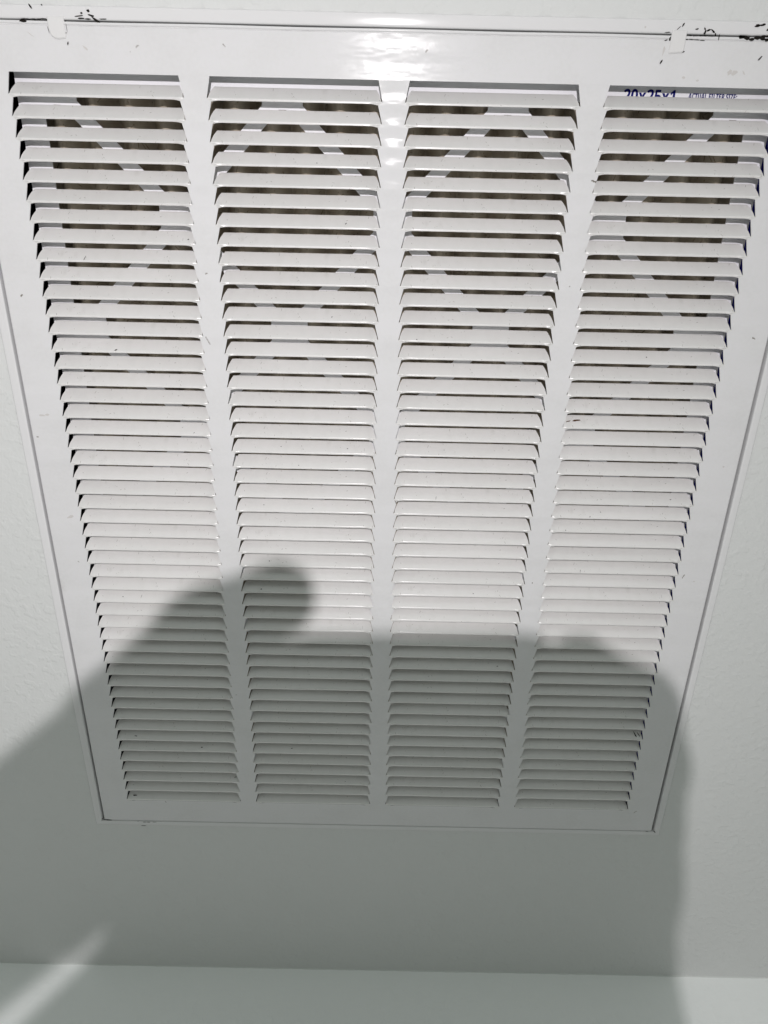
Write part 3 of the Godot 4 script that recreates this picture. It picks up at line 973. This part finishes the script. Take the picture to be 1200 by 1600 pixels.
	chain(lh, [cam(-72, 24, -4), cam(-52, 22, 3), cam(-34, 26, 6), cam(-14, 30, 5)], [12.0, 10.0, 9.2, 8.0])
	chain(lh, [cam(-70, 44, -4), cam(-50, 43, 3), cam(-32, 47, 6), cam(-13, 51, 5)], [12.0, 10.0, 9.2, 8.0])
	chain(lh, [cam(-68, 62, -5), cam(-50, 63, 2), cam(-34, 67, 5), cam(-18, 70, 4)], [11.5, 9.5, 8.6, 7.4])
	chain(lh, [cam(-70, 50, -22), cam(-56, 56, -26), cam(-38, 50, -22), cam(-20, 40, -20)], [14.0, 12.0, 10.5, 9.0])
	net(b, lh, 4.0, 6.0, func(_p: Vector3) -> Color: return skin)
	var m := part("body", b.mesh(true), mats.person, g)
	m.position = -base * 0.001
	# hair: a cap over the crown and back of the head
	b = Build.new()
	var cap := []
	chain(cap, [at.call(0, -34, 40), at.call(0, 6, 52)], [80.0, 60.0])
	chain(cap, [at.call(-40, -30, 0), at.call(40, -30, 0)], [56.0, 56.0])
	net(b, cap, 8.0, 20.0, func(_p: Vector3) -> Color: return Color.BLACK)
	m = part("hair", b.mesh(), mats.hair, g)
	m.position = -base * 0.001
	for s in [-1.0, 1.0]:
		var e := SphereMesh.new()
		e.radius = 0.0115; e.height = 0.023; e.radial_segments = 16; e.rings = 8
		m = part("eye", e, mats.tab, g)
		m.position = (at.call(31 * s, 72, 2) - base) * 0.001
	# the phone, in the axes of its lens
	g = thing("phone", "dark phone in an open cover held up towards the grille", "phone", cam(11, 66, -8))
	var turn := Basis(EX, -EY, -EZ)
	b = Build.new()
	var out := PackedVector2Array()
	for q in [[39 - 9, 76 - 9, 0], [-39 + 9, 76 - 9, 90], [-39 + 9, -76 + 9, 180], [39 - 9, -76 + 9, 270]]:
		for i in 6:
			out.append(Vector2(q[0], q[1]) + Vector2.from_angle(deg_to_rad(q[2] + i * 18.0)) * 9.0)
	for i in out.size():
		var p := out[i]
		var q := out[(i + 1) % out.size()]
		b.quad(Vector3(p.x, p.y, -3.5), Vector3(q.x, q.y, -3.5), Vector3(q.x, q.y, 3.5), Vector3(p.x, p.y, 3.5), Vector3(p.x, p.y, 0))
		for sgn in [-1.0, 1.0]:
			b.quad(Vector3(p.x, p.y, 3.5 * sgn), Vector3(q.x, q.y, 3.5 * sgn), Vector3(q.x * 0.975, q.y * 0.985, 4.3 * sgn), Vector3(p.x * 0.975, p.y * 0.985, 4.3 * sgn), Vector3(p.x * 0.02, p.y * 0.02, sgn))
	var flat := PackedVector2Array()
	for p in out:
		flat.append(Vector2(p.x * 0.975, p.y * 0.985))
	b.fan(flat, -4.3, Vector3.FORWARD)
	b.fan(flat, 4.3, Vector3.BACK)
	m = part("casing", b.mesh(), mats.black, g)
	m.basis = turn
	b = Build.new()
	b.box(Vector3(-36, -70, 4.35), Vector3(36, 71, 4.6))
	m = part("screen", b.mesh(), mats.glass, g)
	m.basis = turn
	# the cover of the case, hanging open to the left
	b = Build.new()
	var cv := PackedVector2Array()
	for q in [[-24, 30], [-51, 50], [-72, 66], [-79, 74.5], [-83, 81.5], [-90.5, 89.5], [-104.5, 102.5], [-121, 120], [-108, 150], [-24, 152]]:
		cv.append(Vector2(q[0] - 11.0, -(q[1] - 66.0)))
	b.fan(cv, 0.0, Vector3.FORWARD)
	b.fan(cv, 2.4, Vector3.BACK)
	for i in cv.size():
		var p := cv[i]
		var q := cv[(i + 1) % cv.size()]
		b.quad(Vector3(p.x, p.y, 0), Vector3(q.x, q.y, 0), Vector3(q.x, q.y, 2.4), Vector3(p.x, p.y, 2.4), Vector3(p.x + 60, p.y + 40, 0))
	m = part("case_cover", b.mesh(), mats.strap, g)
	m.basis = turn
	# the headlamp on the forehead: housing, rim, lens and its light
	var aim := LAMP_AIM.normalized()
	var side := Vector3.RIGHT
	var rise := aim.cross(side).normalized()
	side = rise.cross(aim).normalized()
	var lamp := Basis(side, rise, -aim)                              # its -z looks where the lamp looks
	g = thing("headlamp", "small lit headlamp on a dark strap round the person's forehead", "headlamp", LAMP)
	b = Build.new()
	var rows := []
	for q in [[0.1, -30.0], [21, -30.0], [24, -26.0], [24, -10.0], [21, -4.0], [13, -2.0], [11, -5.0], [6, -7.0]]:
		var line := PackedVector3Array()
		for i in 25:
			var a := TAU * i / 24.0
			line.append(Vector3(cos(a) * q[0], sin(a) * q[0], -q[1]))
		rows.append(line)
	b.grid(rows, Vector3.ZERO, 1.0, true)
	m = part("housing", b.mesh(), mats.black, g)
	m.basis = lamp
	b = Build.new()
	var disc := PackedVector2Array()
	for i in 20:
		disc.append(Vector2.from_angle(TAU * i / 20.0) * 6.0)
	b.fan(disc, 3.0, Vector3.FORWARD)
	m = part("lens", b.mesh(), mats.glow, g)
	m.basis = lamp
	b = Build.new()
	rows = []
	for k in 2:
		var line := PackedVector3Array()
		for i in 33:
			var a := TAU * i / 32.0
			line.append(at.call(86.0 * sin(a), -14.0 + 112.0 * cos(a), 38.0 + 13.0 * (k * 2 - 1) + 8.0 * cos(a)) - LAMP)
		rows.append(line)
	b.grid(rows, Vector3.ZERO, 1.0, true)
	part("strap", b.mesh(), mats.strap, g)
	var light := AreaLight3D.new()
	light.name = "headlamp_beam"
	light.area_size = Vector2(0.0075, 0.0075)
	light.area_normalize_energy = true
	light.light_energy = LAMP_ENERGY
	light.light_color = Color(1.0, 0.980, 0.988)
	light.area_range = 8.0
	light.area_attenuation = 2.0
	light.shadow_enabled = true
	light.basis = lamp
	g.add_child(light)


const LAMP_ENERGY := 0.61
const FILL := Color(0.525, 0.545, 0.533)
const FILL_ENERGY := 1.17
const DAY_ENERGY := 0.5


func room_light(called: String, size: Vector2, energy: float, at: Vector3, towards: Vector3) -> void:
	var l := AreaLight3D.new()
	l.name = called
	l.area_size = size
	l.area_normalize_energy = true
	l.light_energy = energy
	l.light_color = Color(0.96, 1.0, 0.98)
	l.area_range = 12.0
	l.area_attenuation = 2.0
	l.shadow_enabled = true
	add_child(l)
	l.look_at_from_position(at, towards)


func _ready() -> void:
	# camera: the phone's lens, 70 degrees high
	var cm := Camera3D.new()
	cm.name = "camera"
	cm.transform = Transform3D(Basis(PLANE * EX, PLANE * -EY, PLANE * -EZ), Vector3(0, H, 0) + PLANE * (EYE * 0.001))
	cm.fov = rad_to_deg(2.0 * atan(800.0 / 1150.0))
	cm.near = 0.003
	cm.far = 30.0
	add_child(cm)
	cm.current = true
	# the dim, even light of the room; the headlamp is built with the person who wears it
	var env := Environment.new()
	env.background_mode = Environment.BG_COLOR
	env.background_color = FILL
	env.background_energy_multiplier = FILL_ENERGY
	env.tonemap_mode = Environment.TONE_MAPPER_LINEAR
	env.tonemap_exposure = 1.0
	env.sdfgi_enabled = true
	env.ssao_enabled = true
	env.ssil_enabled = true
	var we := WorldEnvironment.new()
	we.name = "environment"
	we.environment = env
	add_child(we)
	# the room behind: daylight from a wide opening
	room_light("room_daylight", Vector2(2.6, 1.5), DAY_ENERGY, Vector3(0, 1.25, 2.7), Vector3(0, 1.25, 0))
	make_materials()
	build_room()
	build_duct()
	build_grille()
	build_filter()
	build_photographer()
